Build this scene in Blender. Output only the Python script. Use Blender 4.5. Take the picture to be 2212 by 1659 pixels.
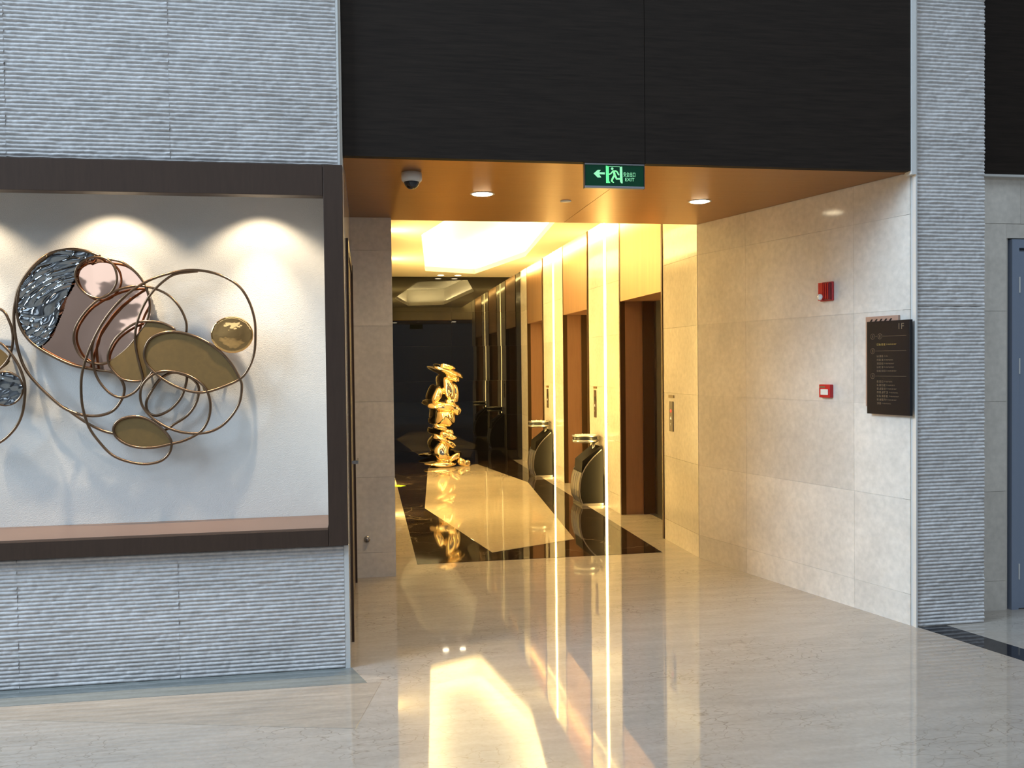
import bpy, bmesh, math, random
import numpy as np
from mathutils import Matrix, Vector

for o in list(bpy.data.objects):
    bpy.data.objects.remove(o, do_unlink=True)
SC = bpy.context.scene
COL = SC.collection
R = math.radians

# ------------------------------------------------------------------ camera, world, large lights, exposure
cd = bpy.data.cameras.new('camera')
cam = bpy.data.objects.new('camera', cd)
COL.objects.link(cam)
cd.sensor_width = 36.0
cd.lens = 1900.0 / 2212.0 * 36.0
cd.clip_start = 0.05
cd.clip_end = 100
cam.matrix_world = Matrix((
    (0.9864729, 0.0151349, -0.1632242, 0.0),
    (-0.1635208, 0.0210241, -0.9863158, 0.0),
    (-0.0114961, 0.9996644, 0.0232146, 1.6),
    (0, 0, 0, 1)))
SC.camera = cam

world = bpy.data.worlds.new('world')
SC.world = world
world.use_nodes = True
bg = world.node_tree.nodes['Background']
bg.inputs[0].default_value = (0.55, 0.72, 1.0, 1)
bg.inputs[1].default_value = 0.06

SC.view_settings.view_transform = 'Standard'
SC.view_settings.look = 'None'
SC.view_settings.gamma = 1.0
SC.view_settings.use_curve_mapping = False
SC.view_settings.exposure = 0.0

WARM = (1.0, 0.71, 0.23)
WARM_WELL = (1.0, 0.78, 0.36)
WARM_SPOT = (1.0, 0.74, 0.40)


def area(name, loc, direction, sx, sy, power, color, spread=180):
    l = bpy.data.lights.new(name, 'AREA')
    l.shape = 'RECTANGLE'
    l.size, l.size_y = sx, sy
    l.energy, l.color = power, color
    l.spread = R(spread)
    o = bpy.data.objects.new(name, l)
    COL.objects.link(o)
    o.location = loc
    o.rotation_euler = Vector(direction).to_track_quat('-Z', 'Y').to_euler()
    return o


def spot(name, loc, target, power, color, angle, blend=0.5, radius=0.03):
    l = bpy.data.lights.new(name, 'SPOT')
    l.energy, l.color = power, color
    l.spot_size, l.spot_blend, l.shadow_soft_size = R(angle), blend, radius
    o = bpy.data.objects.new(name, l)
    COL.objects.link(o)
    o.location = loc
    o.rotation_euler = (Vector(target) - Vector(loc)).to_track_quat('-Z', 'Y').to_euler()
    return o


# daylight of the atrium behind the photographer: a long skylight and a tall window on the left, plus an added rear fill
area('skylight_daylight', (0.5, -1.9, 12.3), (0, 0, -1), 15.0, 9.0, 950, (0.66, 0.83, 1.0))
area('rear_fill', (0.5, -8.9, 6.0), (0, 1, -0.2), 14.0, 4.4, 250, (0.70, 0.85, 1.0))  # added fill from behind, no known window; lifts the surfaces facing the camera
area('window_daylight', (-13.9, 0.4, 7.2), (1, 0.15, -0.3), 6.6, 8.0, 5300, (0.56, 0.77, 1.0))


# ------------------------------------------------------------------ helpers
def frame(origin, xdir):
    """local frame of a wall: x to the right as seen from the room, y into the wall, z up"""
    x = Vector((xdir[0], xdir[1], 0)).normalized()
    y = Vector((-x.y, x.x, 0))
    m = Matrix.Identity(4)
    for i in range(3):
        m[i][0], m[i][1], m[i][3] = x[i], y[i], origin[i]
    m[2][2] = 1
    return m


ID = Matrix.Identity(4)
SPL = frame((2.655, 6.79, 0), (0.5250, -1.9300))       # splayed stone wall right of the entrance
LOB = frame((2.655, 6.80, 0), (0.110, -7.60))          # elevator wall (distance from its near end is -x)
LEFT = frame((0.2, 6.69, 0), (0, 1))                   # wall opposite the elevators
REV = frame((-0.105, 4.74, 0), (0, 1))                 # left reveal of the entrance


class MB:
    def __init__(self):
        self.bm = bmesh.new()

    def box(self, x0, x1, y0, y1, z0, z1, bev=0.0):
        vs = [self.bm.verts.new((x, y, z)) for x in (x0, x1) for y in (y0, y1) for z in (z0, z1)]
        idx = ((0, 1, 3, 2), (4, 6, 7, 5), (0, 4, 5, 1), (2, 3, 7, 6), (0, 2, 6, 4), (1, 5, 7, 3))
        fs = [self.bm.faces.new([vs[i] for i in f]) for f in idx]
        if bev > 0:
            es = list({e for f in fs for e in f.edges})
            bmesh.ops.bevel(self.bm, geom=es, offset=bev, segments=2, affect='EDGES', profile=0.5)
        return self

    def prism(self, poly, axis, a, b):
        """extrude a 2D polygon: axis 'y' -> (x,z), 'z' -> (x,y), 'x' -> (y,z)"""
        def p3(u, v, w):
            return {'y': (u, w, v), 'z': (u, v, w), 'x': (w, u, v)}[axis]
        lo = [self.bm.verts.new(p3(u, v, a)) for u, v in poly]
        hi = [self.bm.verts.new(p3(u, v, b)) for u, v in poly]
        n = len(poly)
        self.bm.faces.new(lo)
        self.bm.faces.new(hi[::-1])
        for i in range(n):
            j = (i + 1) % n
            self.bm.faces.new((lo[j], lo[i], hi[i], hi[j]))
        return self

    def tube(self, pts, r, closed=False, n=8):
        pts = [Vector(p) for p in pts]
        N = len(pts)
        rings = []
        for i, p in enumerate(pts):
            a = pts[(i - 1) % N] if (closed or i > 0) else p
            b = pts[(i + 1) % N] if (closed or i < N - 1) else p
            t = (b - a).normalized()
            ref = Vector((0, 1, 0)) if abs(t.y) < 0.9 else Vector((1, 0, 0))
            u = t.cross(ref).normalized()
            v = t.cross(u).normalized()
            rings.append([self.bm.verts.new(p + (u * math.cos(2 * math.pi * k / n) + v * math.sin(2 * math.pi * k / n)) * r) for k in range(n)])
        for i in range(N if closed else N - 1):
            A, B = rings[i], rings[(i + 1) % N]
            for k in range(n):
                f = self.bm.faces.new((A[k], A[(k + 1) % n], B[(k + 1) % n], B[k]))
                f.smooth = True
        if not closed:
            self.bm.faces.new(rings[0])
            self.bm.faces.new(rings[-1][::-1])
        return self

    def lathe(self, prof, n=32, loc=(0, 0, 0), flip=False, smooth=True):
        """profile of (r, z) turned about the z axis"""
        rings = []
        for r, z in prof:
            if r < 1e-6:
                rings.append([self.bm.verts.new((loc[0], loc[1], loc[2] + z))])
            else:
                rings.append([self.bm.verts.new((loc[0] + r * math.cos(2 * math.pi * k / n), loc[1] + r * math.sin(2 * math.pi * k / n), loc[2] + z)) for k in range(n)])
        for A, B in zip(rings, rings[1:]):
            for k in range(n):
                k2 = (k + 1) % n
                if len(A) == 1 and len(B) == 1:
                    continue
                if len(A) == 1:
                    f = self.bm.faces.new((A[0], B[k2], B[k]))
                elif len(B) == 1:
                    f = self.bm.faces.new((A[k], A[k2], B[0]))
                else:
                    f = self.bm.faces.new((A[k], A[k2], B[k2], B[k]))
                f.smooth = smooth
        return self

    def build(self, name, mat, parent=None, fix=True):
        if fix:
            bmesh.ops.recalc_face_normals(self.bm, faces=self.bm.faces)
        me = bpy.data.meshes.new(name)
        self.bm.to_mesh(me)
        self.bm.free()
        me.materials.append(mat)
        return link(name, me, parent)


def link(name, me, parent=None):
    o = bpy.data.objects.new(name, me)
    COL.objects.link(o)
    if parent is not None:
        o.parent = parent
    return o


def tag(o, label, cat, group=None, kind=None):
    o['label'] = label
    o['category'] = cat
    if group:
        o['group'] = group
    if kind:
        o['kind'] = kind
    return o


def thing(name, label, cat, mat4=ID, loc=(0, 0, 0), group=None, kind=None, rot=None):
    o = bpy.data.objects.new(name, None)
    o.empty_display_size = 0.1
    COL.objects.link(o)
    m = mat4 @ Matrix.Translation(loc)
    if rot is not None:
        m = m @ rot
    o.matrix_world = m
    return tag(o, label, cat, group, kind)


def set_m(o, m):
    o.matrix_world = m
    return o


def smooth_curve(pts, closed, sub=6):
    """Catmull-Rom through 2D points"""
    P = [np.array(p, float) for p in pts]
    N = len(P)
    out = []
    for i in range(N if closed else N - 1):
        p0 = P[(i - 1) % N] if (closed or i > 0) else P[0]
        p1, p2 = P[i], P[(i + 1) % N]
        p3 = P[(i + 2) % N] if (closed or i < N - 2) else P[-1]
        for k in range(sub):
            t = k / sub
            out.append(0.5 * ((2 * p1) + (-p0 + p2) * t + (2 * p0 - 5 * p1 + 4 * p2 - p3) * t * t + (-p0 + 3 * p1 - 3 * p2 + p3) * t ** 3))
    if not closed:
        out.append(P[-1])
    return [(float(a), float(b)) for a, b in out]


def text(name, body, size, mat, parent, loc, width=None, extrude=0.0006, align='CENTER'):
    """flat lettering on a plane facing -y (x right, z up)"""
    cu = bpy.data.curves.new(name, 'FONT')
    cu.body, cu.size, cu.extrude = body, size, extrude
    cu.align_x, cu.align_y = align, 'CENTER'
    cu.resolution_u = 3
    t = bpy.data.objects.new(name, cu)
    COL.objects.link(t)
    bpy.context.view_layer.update()
    me = bpy.data.meshes.new_from_object(t.evaluated_get(bpy.context.evaluated_depsgraph_get()))
    bpy.data.objects.remove(t, do_unlink=True)
    n = len(me.vertices)
    co = np.empty(n * 3)
    me.vertices.foreach_get('co', co)
    co = co.reshape(-1, 3)
    if width and n:
        w = co[:, 0].max() - co[:, 0].min()
        co[:, 0] *= width / w
    new = np.stack([co[:, 0] + loc[0], -co[:, 2] + loc[1], co[:, 1] + loc[2]], 1)
    me.vertices.foreach_set('co', new.ravel())
    me.materials.clear()
    me.materials.append(mat)
    me.name = name
    return link(name, me, parent)


# ------------------------------------------------------------------ materials
def mat(name, col, rough=0.5, metal=0.0, spec=0.5, emit=None, estr=0.0, noise=None, bump=None, vary=0.0,
        coat=0.0, speck=None, vein=None, alpha=None, trans=0.0):
    """noise=(scale, amount, stretch), bump=(scale, strength, stretch, distance), speck=(scale, amount), vein=(scale, colour, width, stretch)"""
    m = bpy.data.materials.new(name)
    m.use_nodes = True
    nt = m.node_tree
    N, L = nt.nodes, nt.links
    b = N['Principled BSDF']
    b.inputs['Base Color'].default_value = (*col, 1)
    b.inputs['Roughness'].default_value = rough
    b.inputs['Metallic'].default_value = metal
    b.inputs['Specular IOR Level'].default_value = spec
    b.inputs['Coat Weight'].default_value = coat
    b.inputs['Coat Roughness'].default_value = 0.03
    b.inputs['Transmission Weight'].default_value = trans
    if emit:
        b.inputs['Emission Color'].default_value = (*emit, 1)
        b.inputs['Emission Strength'].default_value = estr
    geo = N.new('ShaderNodeNewGeometry')

    def pos(stretch):
        mp = N.new('ShaderNodeMapping')
        mp.inputs['Scale'].default_value = stretch
        L.new(geo.outputs['Position'], mp.inputs['Vector'])
        return mp.outputs[0]

    def mulcol(src, fac_out, lo, hi):
        mr = N.new('ShaderNodeMapRange')
        mr.inputs['From Min'].default_value, mr.inputs['From Max'].default_value = 0.25, 0.75
        mr.inputs['To Min'].default_value, mr.inputs['To Max'].default_value = lo, hi
        L.new(fac_out, mr.inputs['Value'])
        mx = N.new('ShaderNodeMix')
        mx.data_type, mx.blend_type = 'RGBA', 'MULTIPLY'
        mx.inputs['Factor'].default_value = 1
        if src is None:
            mx.inputs[6].default_value = (*col, 1)
        else:
            L.new(src, mx.inputs[6])
        cr = N.new('ShaderNodeCombineColor')
        for i in range(3):
            L.new(mr.outputs[0], cr.inputs[i])
        L.new(cr.outputs[0], mx.inputs[7])
        return mx.outputs[2]

    c = None
    if noise:
        t = N.new('ShaderNodeTexNoise')
        t.inputs['Scale'].default_value = noise[0]
        t.inputs['Detail'].default_value = 6
        t.inputs['Roughness'].default_value = 0.6
        L.new(pos(noise[2]), t.inputs['Vector'])
        c = mulcol(c, t.outputs[0], 1 - noise[1], 1 + noise[1])
    if speck:
        t = N.new('ShaderNodeTexNoise')
        t.inputs['Scale'].default_value = speck[0]
        t.inputs['Detail'].default_value = 3
        L.new(pos((1, 1, 1)), t.inputs['Vector'])
        c = mulcol(c, t.outputs[0], 1 - speck[1], 1 + speck[1])
    if vein:
        nz = N.new('ShaderNodeTexNoise')
        nz.inputs['Scale'].default_value = 3.0
        nz.inputs['Detail'].default_value = 4
        p = pos(vein[3])
        L.new(p, nz.inputs['Vector'])
        ad = N.new('ShaderNodeMix')
        ad.data_type, ad.blend_type = 'RGBA', 'ADD'
        ad.inputs['Factor'].default_value = 0.35
        L.new(p, ad.inputs[6])
        L.new(nz.outputs['Color'], ad.inputs[7])
        vo = N.new('ShaderNodeTexVoronoi')
        vo.feature = 'DISTANCE_TO_EDGE'
        vo.inputs['Scale'].default_value = vein[0]
        L.new(ad.outputs[2], vo.inputs['Vector'])
        mr = N.new('ShaderNodeMapRange')
        mr.inputs['From Min'].default_value, mr.inputs['From Max'].default_value = 0.0, vein[2]
        mr.inputs['To Min'].default_value, mr.inputs['To Max'].default_value = 1, 0
        L.new(vo.outputs['Distance'], mr.inputs['Value'])
        n2 = N.new('ShaderNodeTexNoise')
        n2.inputs['Scale'].default_value = 1.7
        L.new(geo.outputs['Position'], n2.inputs['Vector'])
        m2 = N.new('ShaderNodeMapRange')
        m2.inputs['From Min'].default_value, m2.inputs['From Max'].default_value = 0.42, 0.65
        L.new(n2.outputs[0], m2.inputs['Value'])
        ml = N.new('ShaderNodeMath')
        ml.operation = 'MULTIPLY'
        L.new(mr.outputs[0], ml.inputs[0])
        L.new(m2.outputs[0], ml.inputs[1])
        mx = N.new('ShaderNodeMix')
        mx.data_type = 'RGBA'
        L.new(ml.outputs[0], mx.inputs['Factor'])
        if c is None:
            mx.inputs[6].default_value = (*col, 1)
        else:
            L.new(c, mx.inputs[6])
        mx.inputs[7].default_value = (*vein[1], 1)
        c = mx.outputs[2]
    if vary:
        oi = N.new('ShaderNodeObjectInfo')
        mr = N.new('ShaderNodeMath')
        mr.operation = 'MULTIPLY_ADD'
        mr.inputs[1].default_value, mr.inputs[2].default_value = 0.5, 0.25
        L.new(oi.outputs['Random'], mr.inputs[0])
        c = mulcol(c, mr.outputs[0], 1 - vary, 1 + vary)
    if c is not None:
        L.new(c, b.inputs['Base Color'])
    if bump:
        t = N.new('ShaderNodeTexNoise')
        t.inputs['Scale'].default_value = bump[0]
        t.inputs['Detail'].default_value = 3
        L.new(pos(bump[2]), t.inputs['Vector'])
        bp = N.new('ShaderNodeBump')
        bp.inputs['Strength'].default_value = bump[1]
        bp.inputs['Distance'].default_value = bump[3]
        L.new(t.outputs[0], bp.inputs['Height'])
        L.new(bp.outputs[0], b.inputs['Normal'])
    return m


S1 = (1, 1, 1)
M_floor = mat('cream_marble_floor', (0.39, 0.335, 0.28), rough=0.035, spec=0.55, noise=(2.2, 0.13, (1, 5, 1)), speck=(40, 0.06),
              vein=(8.5, (0.25, 0.20, 0.155), 0.035, (1, 2.4, 1)), bump=(1.1, 0.025, (1, 1, 1), 0.02))
M_wedge = mat('tan_marble_inlay', (0.355, 0.295, 0.235), rough=0.05, spec=0.5, noise=(3.0, 0.22, (1, 7, 1)), speck=(40, 0.06))
M_band = mat('grey_marble_band', (0.20, 0.205, 0.19), rough=0.08, spec=0.5, noise=(3.0, 0.15, (1, 6, 1)), speck=(40, 0.06))
M_hex = mat('golden_marble_inlay', (0.44, 0.36, 0.265), rough=0.035, spec=0.55, noise=(1.6, 0.12, S1), speck=(30, 0.07), bump=(1.1, 0.025, (1, 1, 1), 0.02))
M_dark = mat('dark_emperador_marble', (0.022, 0.014, 0.010), rough=0.035, spec=0.6, noise=(2.5, 0.5, S1),
             vein=(2.2, (0.20, 0.15, 0.10), 0.02, S1), bump=(1.1, 0.025, (1, 1, 1), 0.02))
M_stripe = mat('blue_black_granite', (0.016, 0.016, 0.020), rough=0.05, spec=0.5, noise=(20, 0.3, S1))
M_marble = mat('beige_wall_marble', (0.68, 0.61, 0.53), rough=0.11, spec=0.5, noise=(1.8, 0.14, S1), speck=(26, 0.09), vary=0.07)
M_joint = mat('beige_joint', (0.56, 0.50, 0.43), rough=0.7)
M_rib = mat('ribbed_limestone', (0.55, 0.51, 0.485), rough=0.75, spec=0.3, noise=(3.5, 0.14, (0.6, 1, 1.6)), speck=(45, 0.14))
M_ribedge = mat('limestone_edging', (0.60, 0.57, 0.53), rough=0.5, noise=(3, 0.05, S1))
M_plaster = mat('niche_plaster', (0.62, 0.59, 0.55), rough=0.85, spec=0.2, bump=(230, 0.55, S1, 0.004), noise=(4, 0.04, S1))
M_frame = mat('brown_metal_frame', (0.058, 0.034, 0.023), rough=0.42, spec=0.25, metal=0.1, noise=(60, 0.12, (1, 1, 0.1)))
M_wood = mat('dark_veneer', (0.021, 0.0145, 0.0105), rough=0.6, spec=0.12, noise=(9, 0.30, (0.5, 1, 9)))
M_bronze = mat('brushed_bronze', (0.38, 0.195, 0.062), rough=0.33, metal=1.0, noise=(5, 0.10, (0.3, 14, 1)), bump=(30, 0.22, (0.15, 9, 1), 0.004))
M_bronzev = mat('bronze_lift_panel', (0.50, 0.295, 0.155), rough=0.42, metal=0.8, noise=(3, 0.10, (5, 5, 0.25)))
M_jamb = mat('brown_lift_jamb', (0.30, 0.155, 0.085), rough=0.45, metal=0.3, noise=(40, 0.08, (1, 1, 0.1)))
M_trimd = mat('dark_bronze_trim', (0.10, 0.055, 0.025), rough=0.35, metal=0.7)
M_steel = mat('brushed_steel', (0.46, 0.44, 0.42), rough=0.3, metal=1.0, noise=(40, 0.08, (8, 8, 0.2)))
M_black = mat('black_mirror_granite', (0.0045, 0.0045, 0.006), rough=0.012, spec=0.6)
M_blackj = mat('black_joint', (0.03, 0.026, 0.02), rough=0.5)
M_ceil = mat('lobby_ceiling_paint', (0.80, 0.74, 0.62), rough=0.8, spec=0.3)
M_cove = mat('cove_white_paint', (0.86, 0.83, 0.76), rough=0.7, spec=0.2)
M_led = mat('led_strip_lens', (1, 0.9, 0.7), rough=0.5, emit=(1.0, 0.72, 0.24), estr=26)
M_lamp = mat('downlight_lens', (1, 0.95, 0.85), rough=0.5, emit=(1.0, 0.84, 0.56), estr=18)
M_gold = mat('polished_gold', (1.0, 0.80, 0.48), rough=0.03, metal=1.0)
M_tube = mat('aged_brass_tube', (0.20, 0.125, 0.075), rough=0.28, metal=1.0, noise=(14, 0.25, S1))
M_copper = mat('copper_mirror', (0.86, 0.53, 0.38), rough=0.05, metal=1.0, bump=(3.0, 0.12, S1, 0.05))
M_silver = mat('crumpled_silver_glass', (0.30, 0.305, 0.31), rough=0.05, metal=1.0)
M_olive = mat('olive_gold_panel', (0.15, 0.086, 0.020), rough=0.65, metal=0.1, noise=(40, 0.12, S1))
M_gdisc = mat('gold_dish', (1.0, 0.56, 0.20), rough=0.06, metal=1.0, bump=(9, 0.25, S1, 0.03))
M_white = mat('white_plastic', (0.72, 0.70, 0.66), rough=0.4)
M_dome = mat('smoked_dome', (0.012, 0.012, 0.016), rough=0.04, spec=0.7)
M_red = mat('red_plastic', (0.52, 0.012, 0.016), rough=0.3)
M_redd = mat('dark_red_plastic', (0.22, 0.004, 0.010), rough=0.35)
M_clear = mat('clear_lens', (0.85, 0.85, 0.82), rough=0.08, spec=0.8, noise=(60, 0.35, S1))
M_blackp = mat('black_plastic', (0.012, 0.012, 0.013), rough=0.35)
M_binblk = mat('black_bin_panel', (0.010, 0.008, 0.006), rough=0.55, spec=0.12)
M_sign = mat('dark_sign_board', (0.010, 0.008, 0.009), rough=0.28)
M_signb = mat('rose_sign_back', (0.42, 0.27, 0.21), rough=0.45, metal=0.4)
M_letter = mat('dull_gold_lettering', (0.17, 0.115, 0.065), rough=0.5)
M_letterb = mat('bright_gold_lettering', (0.36, 0.24, 0.05), rough=0.5)
M_exitg = mat('exit_green', (0.002, 0.028, 0.012), rough=0.4, spec=0.2, emit=(0.0, 0.05, 0.02), estr=0.25)
M_exitw = mat('exit_symbol', (0.3, 0.7, 0.4), rough=0.5, emit=(0.22, 0.62, 0.26), estr=0.75)
M_exitb = mat('exit_symbol_bright', (0.2, 0.8, 0.3), rough=0.5, emit=(0.06, 0.90, 0.16), estr=0.9)
M_alu = mat('grey_aluminium', (0.30, 0.29, 0.30), rough=0.35, metal=0.7)
M_sill = mat('lit_brown_sill', (0.16, 0.09, 0.058), rough=0.35, noise=(20, 0.06, (0.3, 3, 1)))  # frame brown made lighter: glow of the niche spots put into the colour
M_door = mat('brown_door_leaf', (0.055, 0.034, 0.024), rough=0.4, noise=(12, 0.2, (1, 1, 0.1)))
M_bluedoor = mat('slate_blue_door', (0.23, 0.265, 0.34), rough=0.4)
M_atrium = mat('atrium_wall_paint', (0.20, 0.19, 0.19), rough=0.7)
M_green = mat('green_floor_sticker', (0.35, 0.62, 0.02), rough=0.4)
M_ledred = mat('red_indicator', (0.5, 0.0, 0.0), rough=0.4, emit=(1.0, 0.03, 0.02), estr=2.0)
M_btn = mat('lit_arrow_button', (0.8, 0.75, 0.6), rough=0.3, emit=(1.0, 0.85, 0.6), estr=0.5)
M_pebble = mat('white_pebbles', (0.80, 0.77, 0.68), rough=0.5, speck=(60, 0.2))
M_plate = mat('dark_call_plate', (0.085, 0.052, 0.030), rough=0.4, metal=0.3)
M_label = mat('brown_label', (0.16, 0.085, 0.02), rough=0.4)

# ------------------------------------------------------------------ setting: floors
fl = tag(MB().box(-14.2, 9, -9, 15.0, -0.06, 0).build('floor', M_floor), 'polished cream marble floor of the hall and lift lobby', 'floor', kind='structure')
HEX = [(0.62, 9.79), (0.91, 13.5), (1.72, 13.9), (2.12, 11.6), (1.84, 7.75), (1.03, 7.35)]
MB().prism([(0.38, 7.04), (2.43, 7.05), (2.385, 14.40), (0.38, 14.40)], 'z', -0.02, 0.0015).build('border_inlay', M_dark, fl)['label'] = 'dark brown marble field in the lobby floor'
MB().prism(HEX, 'z', -0.02, 0.003).build('hexagon_inlay', M_hex, fl)['label'] = 'golden beige six-sided marble inlay'
sx, sy = 0.2625, -0.965
MB().prism([(3.225, 4.745), (3.41, 4.745), (3.41 + sx * 7, 4.745 + sy * 7), (3.225 + sx * 7, 4.745 + sy * 7)], 'z', -0.02, 0.0015).build('stripe_inlay', M_stripe, fl)['label'] = 'narrow blue-black stone stripe'
MB().prism([(-2.3, 4.47), (-0.071, 3.903), (0.052, 4.459)], 'z', -0.02, 0.0012).build('wedge_inlay', M_wedge, fl)['label'] = 'tan wedge-shaped marble slab'
MB().prism([(-4.0, 4.50), (-0.02, 4.462), (-0.10, 4.70), (-4.0, 4.70)], 'z', -0.02, 0.0012).build('edge_band', M_band, fl)['label'] = 'grey-green stone band along the ribbed wall'


# ------------------------------------------------------------------ ribbed stone
def rib_mesh(x0, x1, z0, z1, seed, pitch=0.0198, depth=0.0115, dx=0.011, per=7, ax='x'):
    rng = np.random.default_rng(seed)
    nx = max(2, int((x1 - x0) / dx)) + 1
    nz = max(2, int((z1 - z0) / (pitch / per))) + 1
    X = np.linspace(x0, x1, nx)
    Z = np.linspace(z0, z1, nz)
    ph = Z / pitch
    ridx = np.floor(ph).astype(int)
    fr = ph - ridx
    nr = ridx.max() - ridx.min() + 2
    ridx = ridx - ridx.min()
    raw = rng.random((nr, nx))
    k = np.hanning(11)[1:-1]
    k /= k.sum()
    amp = np.apply_along_axis(lambda r: np.convolve(np.pad(r, 4, mode='edge'), k, 'valid'), 1, raw)
    amp = np.clip((amp - 0.5) * 1.6 + 0.5, 0, 1)
    big = np.convolve(np.pad(rng.random(nx), 20, mode='edge'), np.ones(41) / 41, 'valid')
    prof = np.clip(np.sin(np.pi * fr), 0, 1) ** 0.7
    chip = np.where(rng.random((nr, nx)) > 0.80, rng.random((nr, nx)) * 0.55, 0.0)
    A = 0.55 + 0.65 * amp[ridx, :] - chip[ridx, :] * 0.6
    Y = -depth * prof[:, None] * A - 0.0006 * rng.random((nz, nx))
    Y[0, :] = Y[-1, :] = 0
    XX = np.broadcast_to(X[None, :], (nz, nx))
    ZZ = Z[:, None] + 0.0035 * (amp[ridx, :] - 0.5)
    co = np.stack([XX, Y, ZZ], -1).reshape(-1, 3)
    i = np.arange(nz - 1)[:, None] * nx + np.arange(nx - 1)[None, :]
    F = np.stack([i, i + 1, i + nx + 1, i + nx], -1).reshape(-1, 4)
    me = bpy.data.meshes.new('rib_panel')
    me.vertices.add(len(co))
    me.vertices.foreach_set('co', co.ravel())
    me.loops.add(F.size)
    me.loops.foreach_set('vertex_index', F.ravel().astype(np.int32))
    me.polygons.add(len(F))
    me.polygons.foreach_set('loop_start', (np.arange(len(F)) * 4).astype(np.int32))
    me.polygons.foreach_set('use_smooth', np.ones(len(F), bool))
    me.update()
    me.validate()
    me.materials.append(M_rib)
    return me


YF = 4.70
wl = MB()
wl.box(-14.2, -0.122, YF + 0.012, YF + 0.02, 0, 0.66).box(-14.2, -0.122, YF + 0.012, YF + 0.02, 2.635, 12.4)
wl.box(-14.2, -3.2, YF + 0.02, 5.2, 0, 12.4).box(-0.18, -0.106, YF + 0.02, 5.2, 0, 12.4)
wl.box(-3.2, -0.18, YF + 0.02, 5.2, 0, 0.66).box(-3.2, -0.18, YF + 0.02, 5.2, 2.80, 12.4)
wl = tag(wl.build('wall_left', M_joint), 'ribbed pale limestone wall around the lit art niche', 'wall', kind='structure')
for a, b, z0, z1, sd in ((-2.9, -1.7311, 0, 0.655, 1), (-1.7309, -0.9661, 0, 0.655, 2), (-0.9659, -0.132, 0, 0.655, 3),
                         (-2.9, -1.7311, 2.645, 4.3, 4), (-1.7309, -0.9631, 2.645, 4.3, 5), (-0.9629, -0.132, 2.645, 4.3, 6)):
    set_m(link('rib_panel', rib_mesh(a, b, z0, z1, sd), wl), Matrix.Translation((0, YF + 0.006, 0)))
MB().box(-0.131, -0.106, YF - 0.003, YF + 0.02, 0, 0.655).build('stone_edging', M_ribedge, wl)
MB().box(-0.131, -0.119, YF - 0.003, YF + 0.02, 2.645, 12.4).build('stone_edging', M_ribedge, wl)

# niche back wall, sides
nb = MB().box(-3.6, -0.13, 5.06, 5.12, 0.70, 2.80).box(-3.25, -3.19, 4.72, 5.06, 0.70, 2.80).box(-0.2, -0.13, 4.75, 5.06, 0.70, 2.80).box(-3.2, -0.2, 4.72, 5.06, 2.75, 2.80)
tag(nb.build('wall_niche', M_plaster), 'pale textured plaster back of the art niche', 'wall', kind='structure')

nf = thing('trim_1', 'dark brown metal frame around the recessed art niche', 'frame', ID, (0, 0, 0), kind='structure')
FY = 4.655
MB().box(-3.2, -0.208, FY, 4.74, 2.477, 2.635, 0.002).build('top_rail', M_frame, nf)
MB().box(-3.2, -0.208, FY, 4.74, 0.66, 0.747, 0.002).build('bottom_rail', M_frame, nf)
MB().box(-0.206, -0.107, FY, 4.76, 0.66, 2.637, 0.002).build('side_post', M_frame, nf)
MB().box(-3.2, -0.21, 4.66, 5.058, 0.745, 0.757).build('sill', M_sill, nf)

# ------------------------------------------------------------------ entrance: fascia, soffit, reveal, pillar
ZS = 2.705
XR = 3.172
wf = tag(MB().box(-0.105, XR + 0.2, 4.79, 6.74, ZS + 0.03, 12.4).build('wall_front', M_wood), 'dark wood veneer wall above the lobby entrance', 'wall', kind='structure')
MB().box(-0.104, 1.550, 4.74, 4.79, ZS, 12.4).build('veneer_panel', M_wood, wf)
MB().box(1.553, XR, 4.74, 4.79, ZS, 12.4).build('veneer_panel', M_wood, wf)
so = tag(MB().box(-0.105, 3.15, 4.80, 6.70, ZS + 0.012, ZS + 0.03).build('ceiling_entrance', M_trimd), 'brushed bronze soffit over the entrance with two downlights', 'ceiling', kind='structure')
MB().prism([(-0.104, 4.792), (1.5480, 4.792), (1.5480, 6.79), (-0.104, 6.79)], 'z', ZS, ZS + 0.012).build('soffit_panel', M_bronze, so)
MB().prism([(1.5515, 4.792), (XR + 0.02, 4.792), (2.655, 6.79), (1.5515, 6.79)], 'z', ZS, ZS + 0.012).build('soffit_panel', M_bronze, so)
tag(MB().box(0.2, 2.655, 6.74, 6.795, ZS + 0.012, 3.43).build('trim_2', M_ceil), 'painted bulkhead facing the lobby above the soffit edge', 'bulkhead', kind='structure')

COURSES = [0.0, 0.187, 0.757, 1.325, 1.895, 2.46]


def stone_panels(parent, m4, spans, ztop, mat_, zs=COURSES, g=0.0009, gv=0.0006):
    rows = [z for z in zs if z < ztop - 0.02] + [ztop]
    for (a, b) in spans:
        for z0, z1 in zip(rows, rows[1:]):
            o = MB().box(a + gv, b - gv, 0, 0.014, z0 + (g if z0 > 0 else 0), z1 - g).build('stone_panel', mat_, parent)
            set_m(o, m4)


SL = 2.0
ws = tag(set_m(MB().box(0, SL + 0.02, 0.002, 0.10, 0, ZS + 0.04).build('wall_right', M_joint), SPL), 'polished beige marble wall splayed beside the lobby entrance', 'wall', kind='structure')
stone_panels(ws, SPL, [(0.0, 0.588), (0.588, 1.640), (1.640, 2.075)], ZS, M_marble)

wp = tag(MB().box(-0.105, 0.198, 6.695, 6.9, 0, ZS + 0.01).build('wall_pillar', M_joint), 'narrow beige stone wall end left of the lobby opening', 'wall', kind='structure')
stone_panels(wp, Matrix.Translation((0, 6.688, 0)), [(-0.105, 0.2015)], ZS, M_marble)

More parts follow.
